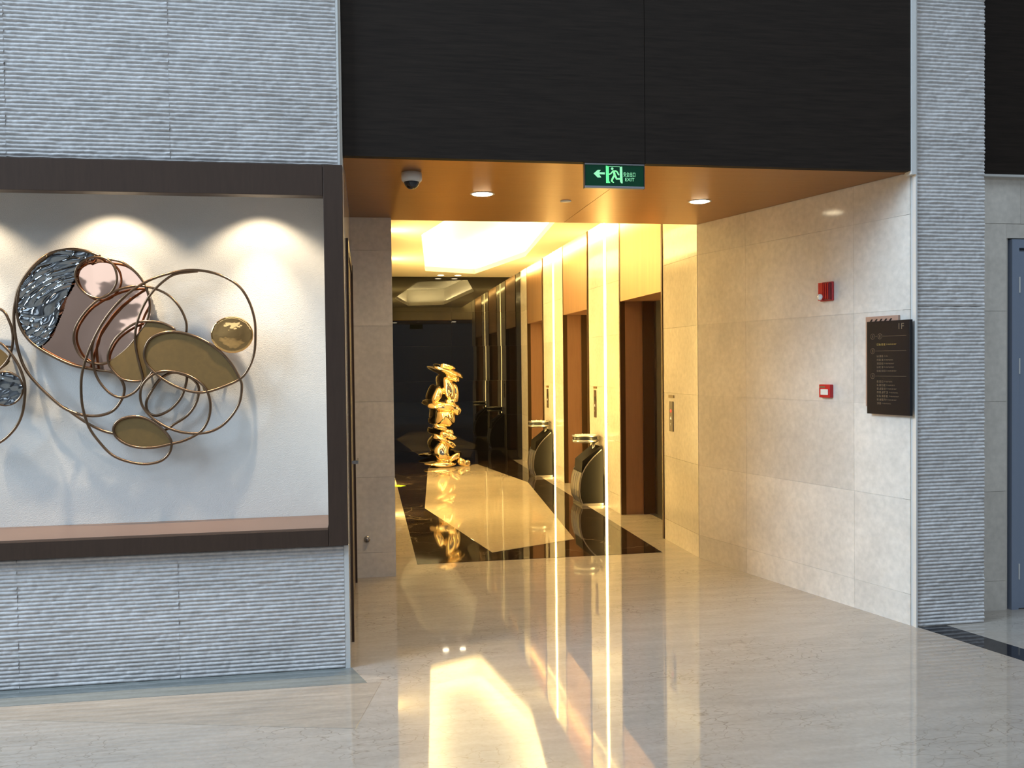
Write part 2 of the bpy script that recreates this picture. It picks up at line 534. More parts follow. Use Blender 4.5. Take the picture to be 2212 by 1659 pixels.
wr = tag(set_m(MB().box(0.08, 1.945, 0.005, 0.07, 0, ZS + 0.01).build('wall_reveal', M_joint), REV), 'stone reveal with a brown door on the left of the entrance', 'wall', kind='structure')
stone_panels(wr, REV, [(0.05, 0.40), (1.86, 1.945)], ZS, M_marble)
stone_panels(wr, REV, [(0.40, 1.86)], ZS, M_marble, zs=[2.34])

d1 = thing('door_1', 'dark brown door in the stone reveal left of the entrance', 'door', REV, (0.40, 0, 0), kind='structure')
MB().box(0.0, 0.06, -0.014, 0.03, 0, 2.33).build('door_jamb', M_frame, d1)
MB().box(1.40, 1.46, -0.018, 0.03, 0, 2.33).build('door_jamb', M_frame, d1)
MB().box(0.06, 1.40, -0.014, 0.03, 2.27, 2.33).build('door_head', M_frame, d1)
dl = MB().box(0.062, 1.398, -0.004, 0.03, 0.006, 2.268).build('door_leaf', M_door, d1)
MB().box(0.28, 0.30, -0.042, -0.004, 1.0, 1.02).box(0.28, 0.42, -0.05, -0.040, 1.0, 1.02).build('door_handle', M_steel, dl)

# ------------------------------------------------------------------ column and the recess on the right
cr = tag(MB().box(3.212, 3.662, 4.765, 5.2, 0, 12.4).build('wall_column', M_joint), 'ribbed limestone pier between the splayed wall and the right recess', 'wall', kind='structure')
for z0, z1, sd in ((0.0, 1.9095, 11), (1.911, 4.3, 12)):
    set_m(link('rib_panel', rib_mesh(3.218, 3.664, z0, z1, sd, pitch=0.0215, depth=0.012), cr), Matrix.Translation((0, 4.758, 0)))
MB().box(3.1745, 3.206, 4.735, 4.80, ZS - 0.02, 12.4).build('stone_edging', M_ribedge, cr)
MB().box(3.2075, 3.217, 4.742, 4.80, 0, 12.4).build('stone_edging', M_ribedge, cr)

wx = MB().box(3.66, 4.0, 4.976, 5.2, 0, 2.74).box(4.0, 7.5, 4.976, 5.2, 2.36, 2.74).box(5.1, 9, 4.976, 5.2, 0, 2.74)
wx = tag(wx.build('wall_recess', M_joint), 'grey-beige stone wall around the slate door', 'wall', kind='structure')
TX = Matrix.Translation((0, 4.968, 0))
stone_panels(wx, TX, [(3.64, 3.985)], 2.442, M_marble)
stone_panels(wx, TX, [(3.64, 4.085), (4.085, 5.09)], 2.735, M_marble, zs=[2.443])
stone_panels(wx, TX, [(3.985, 5.09)], 2.442, M_marble, zs=[2.352])
wu = tag(MB().box(3.64, 9, 4.93, 5.2, 2.742, 12.4).build('wall_upper', M_wood), 'dark veneer wall above the recess at the right edge', 'wall', kind='structure')
MB().box(3.64, 9, 4.925, 4.968, 2.728, 2.742).build('edge_strip', M_ribedge, wu)
d2 = thing('door_2', 'slate blue door with a dark shadow gap at the right edge', 'door', ID, (4.0, 4.97, 0), kind='structure')
MB().box(-0.014, 0.018, 0.03, 0.2, 0, 2.352).build('reveal_lining', M_trimd, d2)
MB().box(0.018, 0.068, -0.012, 0.10, 0, 2.346).build('door_jamb', M_bluedoor, d2)
MB().box(0.068, 1.09, -0.012, 0.10, 2.292, 2.346).build('door_head', M_bluedoor, d2)
lf = MB().box(0.0705, 1.09, -0.004, 0.05, 0.006, 2.270).build('door_leaf', M_bluedoor, d2)
for z in (2.06, 1.548, 0.243):
    MB().box(0.0655, 0.0725, -0.017, 0.0, z - 0.05, z + 0.05).build('hinge', M_white, d2)

# ------------------------------------------------------------------ lift lobby
HC = 3.03
wo = MB()
for a, b in ((0.0, 0.80), (2.11, 3.36), (4.63, 5.87), (7.07, 7.70)):
    wo.box(-b, -a, 0.012, 0.42, 0, 3.44)
for a, b in ((0.80, 2.11), (3.36, 4.63), (5.87, 7.07)):
    wo.box(-b, -a, 0.03, 0.42, 2.26, 3.44)
    wo.box(-b, -a, 0.405, 0.46, 0, 2.26)
wo = tag(set_m(wo.build('wall_lobby', M_joint), LOB), 'beige marble wall of the lift lobby with three lift doors', 'wall', kind='structure')
stone_panels(wo, LOB, [(-0.80, 0.0), (-2.595, -2.135), (-3.335, -2.705), (-5.13, -4.655), (-5.845, -5.24), (-7.62, -7.10)], 3.43, M_marble,
             zs=COURSES + [3.0])
for i, (a, b, lab) in enumerate(((0.80, 2.11, 'nearest lift doorway, bronze panel above and brown jambs'),
                                 (3.36, 4.63, 'middle lift doorway between the two glowing wall strips'),
                                 (5.87, 7.07, 'farthest lift doorway beside the black mirror wall'))):
    e = thing('door_%d' % (i + 3), lab, 'lift door', LOB, (-b, 0, 0), kind='structure')
    w = b - a
    MB().box(w - 0.030, w, -0.010, 0.05, 0, 3.43).build('edge_trim', M_trimd, e)
    MB().box(0, 0.022, -0.004, 0.05, 0, 3.43).build('edge_trim', M_trimd, e)
    MB().box(0.0225, w - 0.031, 0.0, 0.03, 2.235, 3.43).build('lintel_panel', M_bronzev, e)
    MB().box(0.0, 0.022, 0.05, 0.24, 0, 2.26).build('jamb', M_jamb, e)
    MB().box(0.0, 0.045, 0.24, 0.36, 0, 2.26).build('inner_jamb', M_trimd, e)
    MB().box(w - 0.022, w, 0.05, 0.24, 0, 2.26).build('jamb', M_jamb, e)
    MB().box(w - 0.045, w, 0.24, 0.36, 0, 2.26).build('inner_jamb', M_trimd, e)
    MB().box(0.022, w - 0.022, 0.03, 0.36, 2.235, 2.26).build('lining', M_jamb, e)
    MB().box(0.045, w - 0.045, 0.30, 0.37, 0, 0.004).build('door_sill', M_steel, e)
    MB().box(0.045, w / 2 - 0.002, 0.36, 0.385, 0.004, 2.26).build('door_panel', M_steel, e)
    MB().box(w / 2 + 0.002, w - 0.045, 0.36, 0.385, 0.004, 2.26).build('door_panel', M_steel, e)

bw = tag(MB().box(0.1, 2.62, 14.41, 14.5, 0, 3.43).build('wall_back', M_blackj), 'black mirror-polished granite wall closing the lobby', 'wall', kind='structure')
rows = COURSES + [3.03, 3.43]
rng0 = random.Random(4)
for a, b in ((0.1, 1.39), (1.39, 2.60)):
    for z0, z1 in zip(rows, rows[1:]):
        o = MB().box(a + 0.001, b - 0.001, 0, 0.01, z0 + 0.001, z1 - 0.001).build('granite_panel', M_black, bw)
        set_m(o, Matrix.Translation((0, 14.40, 0)) @ Matrix.Rotation(R(rng0.uniform(-0.10, 0.10)), 4, 'Z') @ Matrix.Rotation(R(rng0.uniform(-0.04, 0.04)), 4, 'X'))
tag(set_m(MB().box(0, 7.8, 0.0, 0.1, 0, 3.44).build('wall_opposite', M_marble), LEFT), 'beige marble wall opposite the lift doors', 'wall', kind='structure')

# lobby ceiling with a six-sided light well
bm = bmesh.new()
outer = [(0.20, 6.79), (2.40, 6.79), (2.385, 14.40), (0.20, 14.40)]
es = []
for ring in (outer, HEX):
    vs = [bm.verts.new((x, y, HC)) for x, y in ring]
    es += [bm.edges.new((vs[i], vs[(i + 1) % len(vs)])) for i in range(len(vs))]
bmesh.ops.triangle_fill(bm, use_beauty=True, edges=es)
ext = bmesh.ops.extrude_face_region(bm, geom=list(bm.faces))
for v in ext['geom']:
    if isinstance(v, bmesh.types.BMVert):
        v.co.z += 0.07
bmesh.ops.recalc_face_normals(bm, faces=bm.faces)
mb = MB()
mb.bm.free()
mb.bm = bm
ce = tag(mb.build('ceiling', M_ceil), 'painted lobby ceiling with a six-sided light well', 'ceiling', kind='structure')
hc = (1.37, 10.65)
BIG = []
for x, y in HEX:
    d = Vector((x - hc[0], y - hc[1])).normalized() * 0.24
    BIG.append((x + d.x * (1.0 if abs(d.x) > 0.05 else 1), y + d.y * 0.8))
BIG = [(min(max(x, 0.47), 2.37), y) for x, y in BIG]
mb = MB()
for i in range(6):
    (x0, y0), (x1, y1) = BIG[i], BIG[(i + 1) % 6]
    f = [mb.bm.verts.new(p) for p in ((x0, y0, 3.10), (x1, y1, 3.10), (x1, y1, 3.42), (x0, y0, 3.42))]
    mb.bm.faces.new(f)
mb.build('light_well_side', M_cove, ce)
MB().box(0.15, 2.66, 6.74, 14.42, 3.425, 3.47).build('light_well_top', M_cove, ce)
for i in range(6):
    a, b = Vector((*HEX[i], 0)), Vector((*HEX[(i + 1) % 6], 0))
    m = (a + b) / 2
    out = (m - Vector((*hc, 0)))
    tdir = (b - a).normalized()
    nrm = Vector((-tdir.y, tdir.x, 0))
    if nrm.dot(out) < 0:
        nrm = -nrm
    L_ = (b - a).length * 0.94
    ao = area('light_well_led', m + nrm * 0.045 + Vector((0, 0, 3.115)), (0, 0, 1), 0.05, L_, 50 * L_ / 3.0, WARM_WELL)
    ao.rotation_euler = (R(180), 0, math.atan2(tdir.y, tdir.x) + R(90))
area('cove_led_right', (2.425, 10.6, 3.11), (1, 0, 0.25), 7.4, 0.04, 110, WARM)
for y_ in (9.45, 11.98):
    area('opposite_strip_led', (0.203, y_, 1.515), (1, 0, 0), 0.07, 3.0, 88, WARM)


def downlight(loc, r, label, power, group, tilt=None, ang=165):
    t = thing('downlight', label, 'downlight', ID, loc, group=group)
    MB().lathe([(r, -0.001), (r + 0.003, -0.003), (r + 0.014, -0.002), (r + 0.014, 0.0), (r, 0.0)], 36).build('trim_ring', M_white, t)
    MB().lathe([(0, -0.008), (r * 0.8, -0.007), (r, -0.003), (r, -0.001), (0, -0.001)], 36).build('lens', M_lamp, t)
    spot('downlight_beam', (loc[0], loc[1], loc[2] - 0.03), tilt or (loc[0], loc[1], 0), power, WARM_SPOT, ang, 1.0, 0.06)
    return t


downlight((0.762, 5.70, ZS), 0.066, 'round bright downlight in the bronze soffit beside the dome camera', 58, 'downlights in the bronze soffit')
downlight((2.290, 5.808, ZS), 0.066, 'round bright downlight in the bronze soffit near the splayed wall', 34, 'downlights in the bronze soffit', (2.05, 5.7, 0), 105)
downlight((1.201, 14.13, HC), 0.05, 'small downlight on the lobby ceiling, left of the pair above the gold sculpture', 26, 'downlights above the gold sculpture', (1.2, 13.75, 0.6), 90)
downlight((1.477, 14.13, HC), 0.05, 'small downlight on the lobby ceiling, right of the pair above the gold sculpture', 26, 'downlights above the gold sculpture', (1.25, 13.7, 0.6), 90)

for s, lab in ((2.65, 'glowing vertical light strip in the wall between the nearest and middle lifts'),
               (5.185, 'glowing vertical light strip in the wall between the middle and farthest lifts')):
    t = thing('light_strip', lab, 'light strip', LOB, (-s, 0, 0), group='vertical light strips between the lifts')
    MB().box(-0.05, 0.05, 0.002, 0.012, 0.004, 3.42).build('lens', M_led, t)
    MB().box(-0.056, -0.0505, -0.002, 0.012, 0.0, 3.42).build('edge_profile', M_steel, t)
    MB().box(0.0505, 0.056, -0.002, 0.012, 0.0, 3.42).build('edge_profile', M_steel, t)

sp = thing('sprinkler', 'small sprinkler head in the six-sided light well', 'sprinkler', ID, (1.14, 10.45, 3.425))
MB().lathe([(0, 0), (0.055, 0), (0.05, -0.018), (0.02, -0.022), (0.018, -0.05), (0, -0.05)], 24).build('body', M_white, sp)
MB().lathe([(0, -0.058), (0.028, -0.058), (0.028, -0.054), (0, -0.054)], 20).build('deflector', M_steel, sp)

# ------------------------------------------------------------------ atrium behind the photographer
tag(MB().box(-14.4, 9.2, -9.2, -9, 0, 12.6).build('wall_rear', M_atrium), 'grey atrium wall behind the viewer', 'wall', kind='structure')
tag(MB().box(-14.4, -14.2, -9, 5.2, 0, 12.6).build('wall_west', M_atrium), 'grey atrium wall with the tall window', 'wall', kind='structure')
tag(MB().box(9, 9.2, -9, 5.2, 0, 12.6).build('wall_east', M_atrium), 'grey atrium wall on the far right', 'wall', kind='structure')
tag(MB().box(-14.4, 9.2, -9.2, 5.2, 12.4, 12.6).build('ceiling_atrium', M_atrium), 'grey atrium ceiling with the skylight', 'ceiling', kind='structure')

# ------------------------------------------------------------------ niche spotlights
for i, x in enumerate((-2.09, -1.325, -0.56)):
    spot('niche_beam', (x, 4.82, 2.60), (x, 5.00, 0.9), 80, (1.0, 0.84, 0.60), 58, 1.0, 0.012)
    spot('niche_spot', (x, 4.82, 2.60), (x, 4.835, 1.6), 29, (1.0, 0.84, 0.60), 109, 0.45, 0.015)

# ------------------------------------------------------------------ wall art
ART = {
'scrib':[(0.271,0.523),(0.183,0.509),(0.087,0.478),(0.008,0.436),(-0.072,0.374),(-0.144,0.291),(-0.2,0.201),(-0.249,0.094),(-0.282,-0.012),(-0.291,-0.095),(-0.286,-0.202),(-0.257,-0.31),(-0.205,-0.394),(-0.144,-0.462),(-0.074,-0.497),(0.012,-0.516),(0.092,-0.506),(0.14,-0.47),(0.159,-0.42),(0.15,-0.378),(0.111,-0.327),(0.056,-0.284),(-0.006,-0.261),(-0.069,-0.264),(-0.117,-0.288),(-0.135,-0.329),(-0.118,-0.371),(-0.072,-0.406),(-0.01,-0.426),(0.069,-0.428),(0.149,-0.413),(0.23,-0.393),(0.311,-0.348),(0.352,-0.282),(0.364,-0.206),(0.351,-0.138),(0.316,-0.087),(0.252,-0.044),(0.181,-0.023),(0.109,-0.022),(0.053,-0.05),(0.013,-0.099),(0.005,-0.166),(0.026,-0.225),(0.08,-0.284),(0.151,-0.328),(0.23,-0.353),(0.327,-0.357),(0.408,-0.329),(0.474,-0.267),(0.517,-0.192),(0.53,-0.107),(0.519,-0.065),(0.48,0.012),(0.424,0.08),(0.352,0.135),(0.273,0.173),(0.185,0.192),(0.113,0.183),(0.057,0.15),(0.031,0.092),(0.035,0.033),(0.07,-0.017),(0.124,-0.064),(0.195,-0.106),(0.275,-0.133),(0.347,-0.134),(0.437,-0.106),(0.523,-0.065),(0.569,-0.006),(0.599,0.078),(0.607,0.18),(0.602,0.264),(0.575,0.357),(0.528,0.433),(0.456,0.484),(0.367,0.515)],
'loopD':[(0.311,0.518),(0.199,0.503),(0.135,0.465),(0.07,0.399),(0.021,0.316),(-0.008,0.233),(-0.018,0.15),(-0.008,0.067),(0.007,0.0),(0.018,-0.058),(0.001,-0.099),(-0.035,-0.136),(-0.091,-0.158),(-0.145,-0.138),(-0.191,-0.088),(-0.22,-0.03),(-0.234,0.045),(-0.235,0.111),(-0.216,0.176),(-0.168,0.258),(-0.12,0.324),(-0.056,0.39)],
'loopB':[(-0.188,0.596),(-0.268,0.626),(-0.353,0.631),(-0.453,0.602),(-0.534,0.528),(-0.588,0.446),(-0.613,0.357),(-0.623,0.268),(-0.617,0.171),(-0.601,0.081),(-0.572,-0.001),(-0.521,-0.075),(-0.454,-0.149),(-0.394,-0.204),(-0.333,-0.236),(-0.272,-0.252),(-0.202,-0.251),(-0.139,-0.225),(-0.095,-0.164),(-0.082,-0.106),(-0.104,-0.052),(-0.142,-0.021),(-0.205,-0.011),(-0.282,0.004),(-0.351,0.023),(-0.441,0.069),(-0.524,0.125),(-0.575,0.187),(-0.6,0.252),(-0.606,0.341),(-0.585,0.442),(-0.53,0.528),(-0.453,0.597)],
'loopB2':[(-0.394,-0.208),(-0.318,-0.269),(-0.257,-0.31),(-0.196,-0.34),(-0.134,-0.356),(-0.048,-0.369),(0.039,-0.363),(0.127,-0.334),(0.159,-0.311),(0.232,-0.262),(0.278,-0.196),(0.295,-0.121),(0.276,-0.078),(0.228,-0.044),(0.157,-0.028),(0.093,-0.063),(0.044,-0.133),(0.021,-0.183),(0.022,-0.225),(0.041,-0.252),(0.081,-0.259),(0.145,-0.227),(0.202,-0.161),(0.232,-0.069),(0.229,-0.002)],
'ring':[(-0.208,0.374),(-0.258,0.394),(-0.296,0.435),(-0.314,0.488),(-0.305,0.533),(-0.277,0.566),(-0.238,0.587),(-0.196,0.591),(-0.153,0.58),(-0.119,0.543),(-0.105,0.489),(-0.113,0.444),(-0.138,0.403),(-0.169,0.38)],
'arc':[(-0.153,0.581),(-0.083,0.568),(-0.022,0.523),(0.024,0.465),(0.05,0.399),(0.058,0.324),(0.039,0.245),(0.003,0.187),(-0.054,0.113),(-0.109,0.064),(-0.157,0.034),(-0.204,0.023),(-0.265,0.038),(-0.307,0.082),(-0.329,0.152),(-0.319,0.218),(-0.275,0.292),(-0.212,0.357),(-0.134,0.403),(-0.071,0.428),(0.008,0.439),(0.086,0.424),(0.157,0.387),(0.211,0.324),(0.242,0.249),(0.243,0.19)],
'leaf':[(-0.157,0.036),(-0.154,0.085),(-0.123,0.151),(-0.075,0.2),(-0.012,0.24),(0.051,0.249),(0.13,0.237),(0.185,0.199),(0.113,0.183),(0.057,0.15),(0.031,0.092),(0.035,0.033),(0.066,-0.017),(0.017,-0.066),(-0.057,-0.069),(-0.104,-0.048),(-0.142,-0.002)],
'leaffill':[(-0.145,0.037),(-0.078,0.089),(-0.022,0.146),(0.027,0.216),(0.058,0.248),(0.13,0.235),(0.177,0.199),(0.113,0.181),(0.057,0.148),(0.032,0.092),(0.037,0.033),(0.066,-0.015),(0.017,-0.065),(-0.002,-0.07),(-0.057,-0.068),(-0.104,-0.046),(-0.141,-0.002)],
'kidney':[(0.07,-0.017),(0.035,0.033),(0.031,0.092),(0.057,0.15),(0.113,0.183),(0.185,0.192),(0.273,0.173),(0.352,0.135),(0.424,0.08),(0.48,0.012),(0.521,-0.065),(0.437,-0.106),(0.339,-0.132),(0.316,-0.09),(0.252,-0.044),(0.181,-0.023),(0.109,-0.022)],
'oval':[(-0.135,-0.329),(-0.117,-0.288),(-0.069,-0.264),(-0.006,-0.261),(0.056,-0.284),(0.111,-0.327),(0.15,-0.378),(0.157,-0.413),(0.069,-0.426),(-0.01,-0.424),(-0.072,-0.404),(-0.118,-0.371)],
'plate':[(-0.188,0.594),(-0.268,0.624),(-0.353,0.629),(-0.453,0.6),(-0.53,0.528),(-0.585,0.444),(-0.606,0.341),(-0.6,0.252),(-0.575,0.187),(-0.524,0.125),(-0.441,0.069),(-0.351,0.023),(-0.282,0.002),(-0.205,-0.011),(-0.141,-0.021),(-0.153,0.031),(-0.125,0.052),(-0.054,0.113),(0.003,0.187),(0.039,0.245),(0.056,0.324),(0.048,0.399),(0.023,0.463),(-0.022,0.521),(-0.084,0.565),(-0.146,0.58)],
'crum':[(-0.192,0.593),(-0.268,0.622),(-0.353,0.626),(-0.453,0.596),(-0.526,0.524),(-0.579,0.442),(-0.601,0.341),(-0.595,0.252),(-0.572,0.191),(-0.513,0.119),(-0.462,0.153),(-0.427,0.218),(-0.407,0.267),(-0.386,0.333),(-0.358,0.398),(-0.326,0.464),(-0.301,0.529),(-0.262,0.57)],
'disc':[(0.597,0.173),(0.592,0.147),(0.581,0.123),(0.563,0.103),(0.539,0.087),(0.512,0.077),(0.483,0.074),(0.454,0.078),(0.428,0.088),(0.405,0.104),(0.388,0.125),(0.377,0.149),(0.374,0.174),(0.378,0.2),(0.39,0.224),(0.408,0.244),(0.431,0.26),(0.458,0.27),(0.487,0.273),(0.515,0.27),(0.542,0.26),(0.565,0.244),(0.583,0.223),(0.593,0.199)],
'l2a':[(0.065,0.513),(0.101,0.452),(0.116,0.387),(0.111,0.314),(0.088,0.249),(0.035,0.193),(-0.033,0.17),(-0.114,0.195),(-0.157,0.276),(-0.154,0.372),(-0.108,0.469),(-0.025,0.525)],
'l2b':[(0.046,0.343),(0.097,0.306),(0.141,0.241),(0.168,0.175),(0.18,0.11),(0.174,0.02),(0.157,-0.053),(0.118,-0.122),(0.048,-0.183),(-0.042,-0.203),(-0.145,-0.152),(-0.201,-0.045),(-0.205,0.116),(-0.158,0.244),(-0.074,0.324)],
'l2d':[(0.164,0.098),(0.161,0.075),(0.152,0.054),(0.137,0.036),(0.119,0.023),(0.098,0.015),(0.075,0.012),(0.053,0.016),(0.033,0.025),(0.015,0.039),(0.002,0.057),(-0.006,0.078),(-0.009,0.1),(-0.005,0.123),(0.004,0.144),(0.018,0.161),(0.036,0.175),(0.057,0.183),(0.079,0.186),(0.102,0.183),(0.122,0.174),(0.14,0.16),(0.154,0.141),(0.162,0.12)],
}
AY = 4.985


def ring_part(name, pts, y, r, parent, closed=True, m_=None):
    c = smooth_curve(pts, closed, 5)
    return MB().tube([(x, y, z) for x, z in c], r, closed, 8).build(name, m_ or M_tube, parent)


def sheet(name, pts, y, th, m_, parent, curved=True):
    c = smooth_curve(pts, True, 4) if curved else pts
    return MB().prism(c, 'y', y, y + th).build(name, m_, parent)


def inside(px, pz, poly):
    r = False
    n = len(poly)
    for i in range(n):
        x1, z1 = poly[i]
        x2, z2 = poly[(i + 1) % n]
        if (z1 > pz) != (z2 > pz) and px < (x2 - x1) * (pz - z1) / (z2 - z1) + x1:
            r = not r
    return r


def crumpled(name, poly, y, parent, m_, step=0.006, depth=0.022, wave=0.0):
    """dented, creased sheet filling a closed outline"""
    poly = smooth_curve(poly, True, 4)
    xs = [p[0] for p in poly]
    zs = [p[1] for p in poly]
    bm_ = MB()
    nx = int((max(xs) - min(xs)) / step) + 2
    nz = int((max(zs) - min(zs)) / step) + 2
    V = {}

    def h(x, z):
        u = x * 0.80 + z * 0.60
        v = -x * 0.60 + z * 0.80
        a = math.sin(v * 78 + 2.2 * math.sin(u * 14) + 2 * math.sin(v * 21 + u * 8))
        b_ = math.sin(v * 46 - 3.1 * math.sin(u * 13 + 1.3) + u * 20)
        k_ = min(1.0, max(0.0, (x + 0.40 + 0.12 * z) / 0.22))
        g = wave * (-7.5 * (z - 0.28) * k_ * k_ + 0.3 * math.sin(x * 9 - z * 5))
        return g + depth * (0.55 * abs(a) ** 0.45 + 0.45 * abs(b_) ** 0.5) * (0.5 + 0.5 * math.sin(u * 23 + v * 9) ** 2)

    def vert(i, j):
        if (i, j) not in V:
            x, z = min(xs) + i * step, min(zs) + j * step
            V[(i, j)] = bm_.bm.verts.new((x, y - h(x, z), z))
        return V[(i, j)]
    for i in range(nx):
        for j in range(nz):
            x, z = min(xs) + (i + .5) * step, min(zs) + (j + .5) * step
            if inside(x, z, poly):
                f = bm_.bm.faces.new((vert(i, j), vert(i + 1, j), vert(i + 1, j + 1), vert(i, j + 1)))
                f.smooth = True
    return bm_.build(name, m_, parent, fix=False)


w1 = thing('wall_sculpture', 'looping brass tube wall sculpture with copper mirror and olive panels, whole in view', 'wall sculpture', ID, (-1.2, AY, 1.6), group='loop sculptures in the lit niche')
crumpled('copper_plate', ART['plate'], 0.032, w1, M_copper, 0.006, 0.0, 0.0135)
crumpled('crumpled_glass', ART['crum'], 0.024, w1, M_silver, 0.0042, 0.026)
sheet('olive_panel', ART['leaffill'], -0.004, 0.006, M_olive, w1)
sheet('olive_panel', ART['kidney'], -0.018, 0.006, M_olive, w1)
sheet('olive_panel', ART['oval'], -0.018, 0.006, M_olive, w1)
ring_part('tube_loop', ART['scrib'], -0.018, 0.0072, w1)
ring_part('tube_loop', ART['loopD'], -0.008, 0.0068, w1, False)
ring_part('tube_loop', ART['loopB'], 0.010, 0.0078, w1, False)
ring_part('tube_loop', ART['loopB2'], 0.045, 0.0075, w1, False)
ring_part('tube_loop', ART['ring'], 0.002, 0.0062, w1)
ring_part('tube_loop', ART['arc'], 0.004, 0.0066, w1, False)
ring_part('tube_loop', ART['leaf'], -0.004, 0.0065, w1)
dx = sum(p[0] for p in ART['disc']) / len(ART['disc'])
dz = sum(p[1] for p in ART['disc']) / len(ART['disc'])
rx = (max(p[0] for p in ART['disc']) - min(p[0] for p in ART['disc'])) / 2
rz = (max(p[1] for p in ART['disc']) - min(p[1] for p in ART['disc'])) / 2
gd = MB().lathe([(0.0, 0.020), (0.55, 0.016), (0.86, 0.008), (0.97, 0.010), (1.0, 0.004), (0.98, -0.004), (0, -0.004)], 40)
for v in gd.bm.verts:
    x, y, z = v.co
    v.co = Vector((dx + x * rx, -0.02 - z, dz + y * rz))
gd.build('gold_dish', M_gdisc, w1)
for px, pz, y0 in ((-0.40, 0.1, 0.05), (0.3, -0.03, -0.008), (-0.2, 0.42, 0.058), (0.05, -0.28, 0.05), (0.02, 0.1, 0.006), (dx, dz, -0.012), (0.04, -0.40, -0.008)):
    MB().tube([(px, y0, pz), (px, 5.06 - AY, pz)], 0.006, False, 8).build('standoff', M_tube, w1)

w2 = thing('wall_sculpture', 'loop sculpture cut off by the left edge, with a round silver dish', 'wall sculpture', ID, (-1.95, AY, 1.4), group='loop sculptures in the lit niche')
ring_part('tube_loop', ART['l2a'], 0.02, 0.0072, w2)
ring_part('tube_loop', ART['l2b'], -0.01, 0.0072, w2)
ring_part('tube_loop', ART['l2d'], 0.005, 0.006, w2)
sheet('olive_panel', [(-0.12, 0.30), (-0.02, 0.335), (0.06, 0.30), (0.095, 0.24), (0.02, 0.19), (-0.08, 0.2)], 0.024, 0.005, M_olive, w2)
crumpled('silver_dish', ART['l2d'], 0.012, w2, M_silver, 0.007, 0.016)
for px, pz, y0 in ((0.08, 0.32, 0.02), (-0.1, 0.0, 0.0), (0.11, 0.1, 0.01)):
    MB().tube([(px, y0, pz), (px, 5.06 - AY, pz)], 0.006, False, 8).build('standoff', M_tube, w2)

# ------------------------------------------------------------------ gold sculpture
STONES = [
(0.059, 1.559, 0.121, 0.042, 12),
(0.06, 1.478, 0.247, 0.055, 19),
(0.119, 1.384, 0.115, 0.044, 18),
(0.073, 1.222, 0.088, 0.192, -14),
(0.171, 1.155, 0.049, 0.143, -6),
(-0.014, 1.19, 0.044, 0.055, 0),
(-0.113, 1.127, 0.066, 0.132, 25),
(0.092, 1.014, 0.082, 0.06, 10),
(-0.012, 0.946, 0.236, 0.077, 5),
(0.167, 0.893, 0.077, 0.099, -35),
(-0.009, 0.766, 0.154, 0.137, 5),
(-0.065, 0.62, 0.11, 0.049, 14),
(0.054, 0.552, 0.088, 0.044, 14),
(-0.002, 0.498, 0.082, 0.066, 0),
(0.096, 0.469, 0.082, 0.044, 24),
(-0.068, 0.44, 0.137, 0.049, 26),
(0.062, 0.366, 0.11, 0.049, 36),
(-0.049, 0.243, 0.126, 0.143, 0),
(0.125, 0.14, 0.121, 0.049, -28),
(-0.029, 0.09, 0.121, 0.049, 0),
(-0.063, 0.025, 0.242, 0.046, 3),
(0.255, 0.071, 0.082, 0.06, 30),
(0.332, 0.041, 0.06, 0.049, -20),
]
gs = thing('stacked_sculpture', 'gold mirror-finish sculpture of stacked pebbles in front of the black wall', 'sculpture', ID, (1.2, 13.7, 0))
for i, (x, z, a, c, tdeg) in enumerate(STONES):
    rg = random.Random(30 + i)
    bm = bmesh.new()
    bmesh.ops.create_icosphere(bm, subdivisions=4, radius=1)
    depth = max(0.6 * a, min(a, c) * 1.0)
    if c > a:
        depth = a * 1.15
    ph = [rg.uniform(0, 6.28) for _ in range(6)]
    for v in bm.verts:
        p = v.co.normalized()
        e = (abs(p.x) ** 2.5 + abs(p.y) ** 2.5 + abs(p.z) ** 2.5) ** (-1 / 2.5)
        f = e * (1 + 0.09 * math.sin(2.1 * p.x + ph[0]) * math.sin(2.3 * p.y + ph[1]) + 0.06 * math.sin(3.7 * p.z + ph[2] + 2 * p.x) + 0.04 * math.sin(4.6 * p.x + ph[3]) * math.cos(4.1 * p.z + ph[4]))
        v.co = Vector((p.x * a * f, p.y * depth * f, p.z * c * f))
    for f in bm.faces:
        f.smooth = True
    me = bpy.data.meshes.new('pebble')
    bm.to_mesh(me)
    bm.free()
    me.materials.append(M_gold)
    o = link('pebble', me, gs)
    zz = max(z, 0.0)
    o.location = (x, rg.uniform(-0.02, 0.02), zz + (0.024 if i == 20 else 0))
    o.rotation_euler = (0, R(tdeg), R(rg.uniform(-12, 12)))


